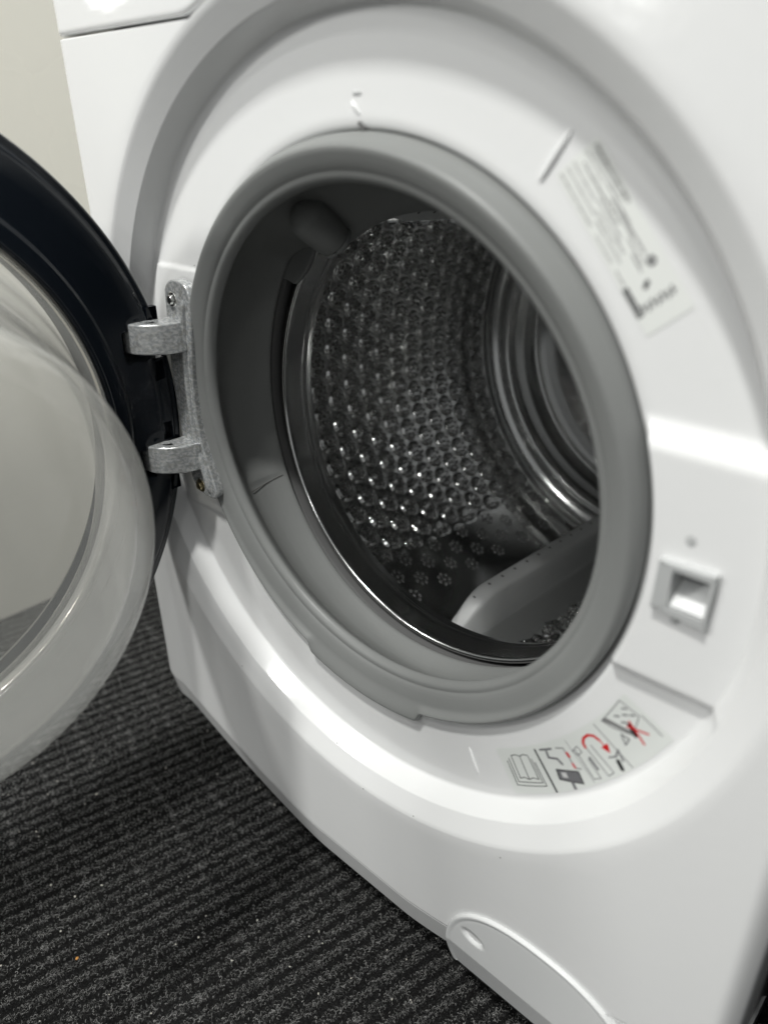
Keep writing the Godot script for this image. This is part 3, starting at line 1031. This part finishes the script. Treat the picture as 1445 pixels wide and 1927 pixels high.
	for a in 24:
		line(t, Vector2(0.68, 0.26) * Vector2(640, 192) + Vector2(16, 0).rotated(TAU * a / 24), Vector2(0.68, 0.26) * Vector2(640, 192) + Vector2(8, 0).rotated(TAU * a / 24), 4, ink)
	line(t, Vector2(0.76, 0.50) * Vector2(640, 192), Vector2(0.775, 0.58) * Vector2(640, 192), 16, Color(0.25, 0.25, 0.26))
	for a in 24:
		line(t, Vector2(0.72 + a * 0.0075, 0.86) * Vector2(640, 192), Vector2(0.72 + a * 0.0075, 0.98) * Vector2(640, 192), 2.0 + (a * 7 % 3), Color(0.25, 0.25, 0.26))
	for a in 7:
		var q := Vector2(0.845 + 0.006 * (a % 2), 0.80 - a * 0.105) * Vector2(640, 192)
		line(t, q, q + Vector2(26, 4), 7, ink)
		line(t, q + Vector2(4, 6), q + Vector2(18, -7), 5, ink)
	var sm := label_mat("rating_print", t)
	var d := Vector3(0.1251, 0.1781, 0)
	var cc := Vector3(0.1455, 0.1849, 0)
	var b := Vector3(0.1968, 0.1271, 0)
	var a2 := Vector3(0.1768, 0.1114, 0)
	var mid := (d + cc + b + a2) / 4.0
	var along := ((b + a2) - (d + cc)).normalized()
	var across := Vector3(along.y, -along.x, 0)
	if across.dot(a2 - b) < 0.0:
		across = -across
	var hl := 0.0425
	var hw := 0.0126
	var z := Vector3(0, 0, -0.0248 + 0.00025)
	var o2 := put("rating_label", quad(mid - along * hl - across * hw + z, mid + along * hl - across * hw + z, mid + along * hl + across * hw + z, mid - along * hl + across * hw + z, sm), parent)
	tag(o2, "cream rectangular rating label with rows of small grey print")

# ------------------------------------------------------------------ ground and wall
const RIB := 0.0147
func build_carpet() -> void:
	var dir := Vector3(0.218, 0, -0.976).normalized()
	var per := Vector3(0.976, 0, 0.218).normalized()
	var c := Vector3(-0.15, FLOOR, -0.1)
	var half_n := 62
	var P := PackedVector3Array()
	var sec := [Vector2(0.0, -0.0026), Vector2(0.0011, -0.0022), Vector2(0.0022, -0.0010), Vector2(0.0042, -0.0002), Vector2(0.0074, 0.0), Vector2(0.0105, -0.0002), Vector2(0.0125, -0.0012), Vector2(0.0136, -0.0022)]
	var rows := PackedVector2Array()
	rows.append(Vector2(-6.0, -0.001))
	for k in range(-half_n, half_n):
		for p in sec:
			rows.append(Vector2(k * RIB + p.x, p.y))
	rows.append(Vector2(6.0, -0.001))
	var ls := [-6.0, -1.2, -0.6, 0.0, 0.6, 1.2, 6.0]
	for r in rows:
		for l in ls:
			P.append(c + per * r.x + dir * l + Vector3(0, r.y, 0))
	var o := put("carpet", grid(P, rows.size(), ls.size(), false, M.carpet_base), self)
	o.set_meta("kind", "structure")
	tag(o, "black ribbed carpet in front of and under the washing machine")
	# curled tufts on the ribs
	rng.seed = 11
	var meshes := []
	for v in 4:
		var V := PackedVector3Array()
		var C := PackedColorArray()
		var I := PackedInt32Array()
		for f in 270:
			var cluster := rng.randf()
			var base := Vector3(rng.randfn(0.0, 0.0026), -0.0006, rng.randf_range(-0.025, 0.025))
			base.x = clampf(base.x, -0.0058, 0.0058)
			if cluster < 0.3:
				base.x = rng.randf_range(-0.0055, 0.0055)
			var az := rng.randf() * TAU
			var e := Vector3(cos(az), 0, sin(az))
			var side := Vector3(-e.z, 0, e.x)
			var rad := rng.randf_range(0.0005, 0.0013)
			var arc := rng.randf_range(2.2, 5.2)
			var th0 := rng.randf_range(-0.6, 0.9)
			var lean := rng.randf_range(-0.9, 0.9)
			var wid := rng.randf_range(0.00008, 0.00016)
			var tone := 0.025 + 0.50 * pow(rng.randf(), 2.3)
			var n := 7
			var up := Vector3(0, 1, 0) * cos(lean) + side * sin(lean)
			var pts := []
			for k in n:
				var t := th0 + arc * k / (n - 1)
				pts.append(base + e * (rad * (1.0 - cos(t))) + up * (rad * sin(t) * 1.1 + 0.0007) + side * (0.0004 * k / n))
			var b0 := V.size()
			for k in n:
				var tg: Vector3 = (pts[mini(k + 1, n - 1)] - pts[maxi(k - 1, 0)]).normalized()
				var x1 := tg.cross(Vector3(0.3, 0.8, 0.5)).normalized()
				var x2 := tg.cross(x1)
				for q in 3:
					var g := TAU * q / 3
					V.append(pts[k] + (x1 * cos(g) + x2 * sin(g)) * wid)
					C.append(Color(tone, tone, tone * 0.98))
			for k in n - 1:
				for q in 3:
					var q2 := (q + 1) % 3
					I.append_array([b0 + k * 3 + q, b0 + k * 3 + q2, b0 + k * 3 + 3 + q2, b0 + k * 3 + q, b0 + k * 3 + 3 + q2, b0 + k * 3 + 3 + q])
		var arr := []
		arr.resize(Mesh.ARRAY_MAX)
		arr[Mesh.ARRAY_VERTEX] = V
		arr[Mesh.ARRAY_COLOR] = C
		arr[Mesh.ARRAY_INDEX] = I
		var am := ArrayMesh.new()
		am.add_surface_from_arrays(Mesh.PRIMITIVE_TRIANGLES, arr)
		am.surface_set_material(0, M.carpet_fibre)
		meshes.append(am)
	var lists := [[], [], [], []]
	for k in range(-half_n, half_n):
		for l in range(-24, 24):
			var p := c + per * (k * RIB + 0.0072) + dir * (l * 0.047 + rng.randf_range(-0.004, 0.004))
			if p.x > 0.42 or p.x < -0.71 or p.z < -0.62 or p.z > 0.52:
				continue
			if absf(p.x) < 0.27 and p.z < -0.14:
				continue
			var fl := 1.0 if rng.randf() < 0.5 else -1.0
			var b := Basis(per * fl, Vector3.UP, -dir * fl)
			lists[rng.randi() % 4].append(Transform3D(b.scaled_local(Vector3(1, rng.randf_range(0.85, 1.2), 1)), p))
	for v in 4:
		var mm := MultiMesh.new()
		mm.transform_format = MultiMesh.TRANSFORM_3D
		mm.mesh = meshes[v]
		mm.instance_count = lists[v].size()
		for k in lists[v].size():
			mm.set_instance_transform(k, lists[v][k])
		var mi := MultiMeshInstance3D.new()
		mi.name = "carpet_pile" + ("" if v == 0 else "_%03d" % v)
		mi.multimesh = mm
		mi.set_meta("kind", "stuff")
		tag(mi, "grey curled fibres standing on the carpet ribs", "", "carpet fibres")
		add_child(mi, true)

func crumb_mesh(sd: int, m: Material) -> ArrayMesh:
	rng.seed = sd
	var P := PackedVector3Array()
	for i in 8:
		for j in 5:
			var a := TAU * i / 8
			var b := PI * j / 4
			var r := rng.randf_range(0.6, 1.1) if j > 0 and j < 4 else 0.8
			P.append(Vector3(sin(b) * cos(a) * r, cos(b) * 0.6 * r, sin(b) * sin(a) * r))
	return grid(P, 8, 5, true, m)

func build_crumbs() -> void:
	rng.seed = 77
	var mm := MultiMesh.new()
	mm.transform_format = MultiMesh.TRANSFORM_3D
	mm.mesh = crumb_mesh(3, M.crumb_white)
	var n := 110
	mm.instance_count = n
	rng.seed = 78
	for k in n:
		var s := rng.randf_range(0.0005, 0.0012) * (1.5 if k % 9 == 0 else 1.0)
		var p := Vector3(rng.randf_range(-0.45, 0.16), FLOOR + 0.0022, rng.randf_range(-0.05, 0.42))
		mm.set_instance_transform(k, Transform3D(Basis.from_euler(Vector3(rng.randf() * 3, rng.randf() * 6, 0)).scaled(Vector3(s, s, s)), p))
	var mi := MultiMeshInstance3D.new()
	mi.name = "lint_crumbs"
	mi.multimesh = mm
	mi.set_meta("kind", "stuff")
	tag(mi, "tiny pale crumbs scattered over the black carpet")
	add_child(mi, true)
	var o := put("crumb", crumb_mesh(9, M.crumb_orange), self)
	o.scale = Vector3(0.0017, 0.0012, 0.0017)
	o.position = Vector3(-0.1494, FLOOR + 0.003, 0.1925)
	tag(o, "tiny orange crumb on the black carpet, lower left", "crumb")

func build_specks(parent: Node3D) -> void:
	# small chips and specks of dirt seen on the white ring
	for q in [Vector2(0.062, -0.2655), Vector2(-0.028, -0.2570), Vector2(0.140, -0.2440), Vector2(-0.1405, -0.2330), Vector2(-0.175, 0.105), Vector2(0.0100, -0.2745)]:
		var o := put("dirt_speck", crumb_mesh(21, M.grime_and_dark_line), parent)
		o.scale = Vector3(0.0007, 0.0005, 0.0003)
		o.position = Vector3(q.x, q.y, plate_z(q.x, q.y) + 0.0001)

func build_wall() -> void:
	var b := BoxMesh.new()
	b.size = Vector3(0.06, 2.2, 2.2)
	b.material = M.cream_paint
	var o := put("wall", b, self)
	o.position = Vector3(-0.71 - 0.03, FLOOR + 1.1 + 0.0005, -0.75)
	tag(o, "plain cream wall to the left of the washing machine", "wall")

func build_neighbour() -> void:  # plain black box standing beside the machine
	var poly := PackedVector2Array()
	var hx := 0.3
	var hz := 0.28
	for c in [[1, 1, 0.0], [-1, 1, PI / 2], [-1, -1, PI], [1, -1, 1.5 * PI]]:
		for k in 5:
			var a: float = c[2] + PI / 2 * k / 4
			poly.append(Vector2(c[0] * (hx - 0.012), c[1] * (hz - 0.012)) + Vector2(cos(a), sin(a)) * 0.012)
	var o := put("black_box", extrude(poly, 0.80, 0.006, M.door_black), self)
	# the outline lies in x and z, pulled up along y
	o.transform = Transform3D(Basis(Vector3(1, 0, 0), Vector3(0, 0, -1), Vector3(0, 1, 0)), Vector3(0.312 + hx, FLOOR + 0.002, -0.33))
	tag(o, "glossy black box at the lower right of the machine", "cabinet")

# ------------------------------------------------------------------ lamps
func panel_lamp(called: String, at: Vector3, aim: Vector3, size: Vector2, energy: float, label: String) -> void:
	var t := node(called, self)
	tag(t, label, "lamp", "ceiling lamps in front of the washing machine")
	t.position = at
	t.look_at_from_position(at, aim, Vector3(0, 0, 1) if absf((aim - at).normalized().y) > 0.9 else Vector3.UP)
	var face := BoxMesh.new()
	face.size = Vector3(size.x, size.y, 0.02)
	var m := StandardMaterial3D.new()
	m.albedo_color = Color(0.9, 0.9, 0.9)
	m.emission_enabled = true
	m.emission = Color(1.0, 1.0, 0.985)
	m.emission_energy_multiplier = 1.0
	face.material = m
	put("diffuser", face, t)
	var l := AreaLight3D.new()
	l.name = "light"
	l.area_size = size
	l.area_normalize_energy = true
	l.light_color = Color(1.0, 1.0, 0.985)
	l.light_energy = energy
	l.shadow_enabled = true
	l.position = Vector3(0, 0, -0.012)
	t.add_child(l, true)

func _ready() -> void:
	# camera
	var cam := Camera3D.new()
	cam.name = "camera"
	cam.transform = Transform3D(Basis(Vector3(0.73136446, -0.01230903, -0.68187573), Vector3(-0.30251853, 0.89023133, -0.34054473), Vector3(0.61121892, 0.45534235, 0.64735985)).orthonormalized(), Vector3(0.32594668, 0.19736827, 0.30592941))
	cam.keep_aspect = Camera3D.KEEP_HEIGHT
	var att := CameraAttributesPhysical.new()
	att.frustum_focal_length = 17.858
	att.frustum_near = 0.02
	att.frustum_far = 60.0
	att.frustum_focus_distance = 0.615
	att.exposure_aperture = 2.3
	cam.attributes = att
	cam.fov = 67.787
	cam.near = 0.02
	cam.far = 60.0
	add_child(cam, true)
	cam.current = true
	# air of the room and exposure
	var we := WorldEnvironment.new()
	we.name = "environment"
	var e := Environment.new()
	e.background_mode = Environment.BG_COLOR
	e.background_color = srgb(0.29, 0.295, 0.295)
	e.tonemap_mode = Environment.TONE_MAPPER_LINEAR
	e.tonemap_exposure = 0.90
	e.sdfgi_enabled = true
	e.ssao_enabled = true
	e.ssil_enabled = true
	we.environment = e
	add_child(we, true)
	# lamps
	panel_lamp("ceiling_lamp", Vector3(0.06, 2.65, 1.15), Vector3(-0.05, 0, 0), Vector2(0.2, 0.2), 7.8, "small square ceiling lamp above and just before the washing machine")
	panel_lamp("ceiling_lamp_001", Vector3(-1.7, 1.9, 2.6), Vector3(-0.1, -0.1, 0), Vector2(0.35, 0.35), 4.9, "unseen square fill lamp added left of the machine")  # unseen lamp added as fill for the lower left panel
	panel_lamp("ceiling_lamp_002", Vector3(1.4, 2.65, -0.45), Vector3(-0.7, 0, -0.1), Vector2(0.5, 0.5), 4.0, "unseen large square lamp added to brighten the cream wall")  # added out of view to brighten the wall
	panel_lamp("ceiling_lamp_004", Vector3(1.75, 1.75, 2.3), Vector3(0, -0.1, 0), Vector2(0.3, 0.3), 0.7, "square ceiling lamp in the room, right of the machine and in front of it")
	panel_lamp("ceiling_lamp_005", Vector3(0.30, 2.65, 1.9), Vector3(0, 0, 0), Vector2(0.09, 0.09), 0.7, "first unseen small spot added for glints, right of the middle of the washing machine")  # added spot, there to make glints in the drum steel
	panel_lamp("ceiling_lamp_006", Vector3(-0.7, 2.65, 2.1), Vector3(0, 0, 0), Vector2(0.09, 0.09), 0.7, "second unseen small spot added for glints, left of the washing machine")  # another spot added for drum glints
	panel_lamp("ceiling_lamp_007", Vector3(0.35, 2.65, 3.2), Vector3(0, 0, 0), Vector2(0.09, 0.09), 1.0, "third unseen small spot added for glints, farthest from the washing machine")  # last of the spots added for glints
	panel_lamp("ceiling_lamp_003", Vector3(-3.49, 1.2, 7.08), Vector3(0.168, 0.229, 0), Vector2(0.12, 0.12), 0.4, "far square lamp whose reflection shows on the upper right of the machine")

	make_materials()
	build_carpet()
	build_wall()
	build_neighbour()
	var w := node("washing_machine", self)
	tag(w, "white front loading washing machine with its round door wide open", "washing machine")
	build_plate(w)
	build_drum(w)
	build_seal(w)
	build_lock(w)
	build_hinge(w)
	build_door(w)
	build_flap(w)
	build_labels(w)
	build_specks(w)
	build_crumbs()
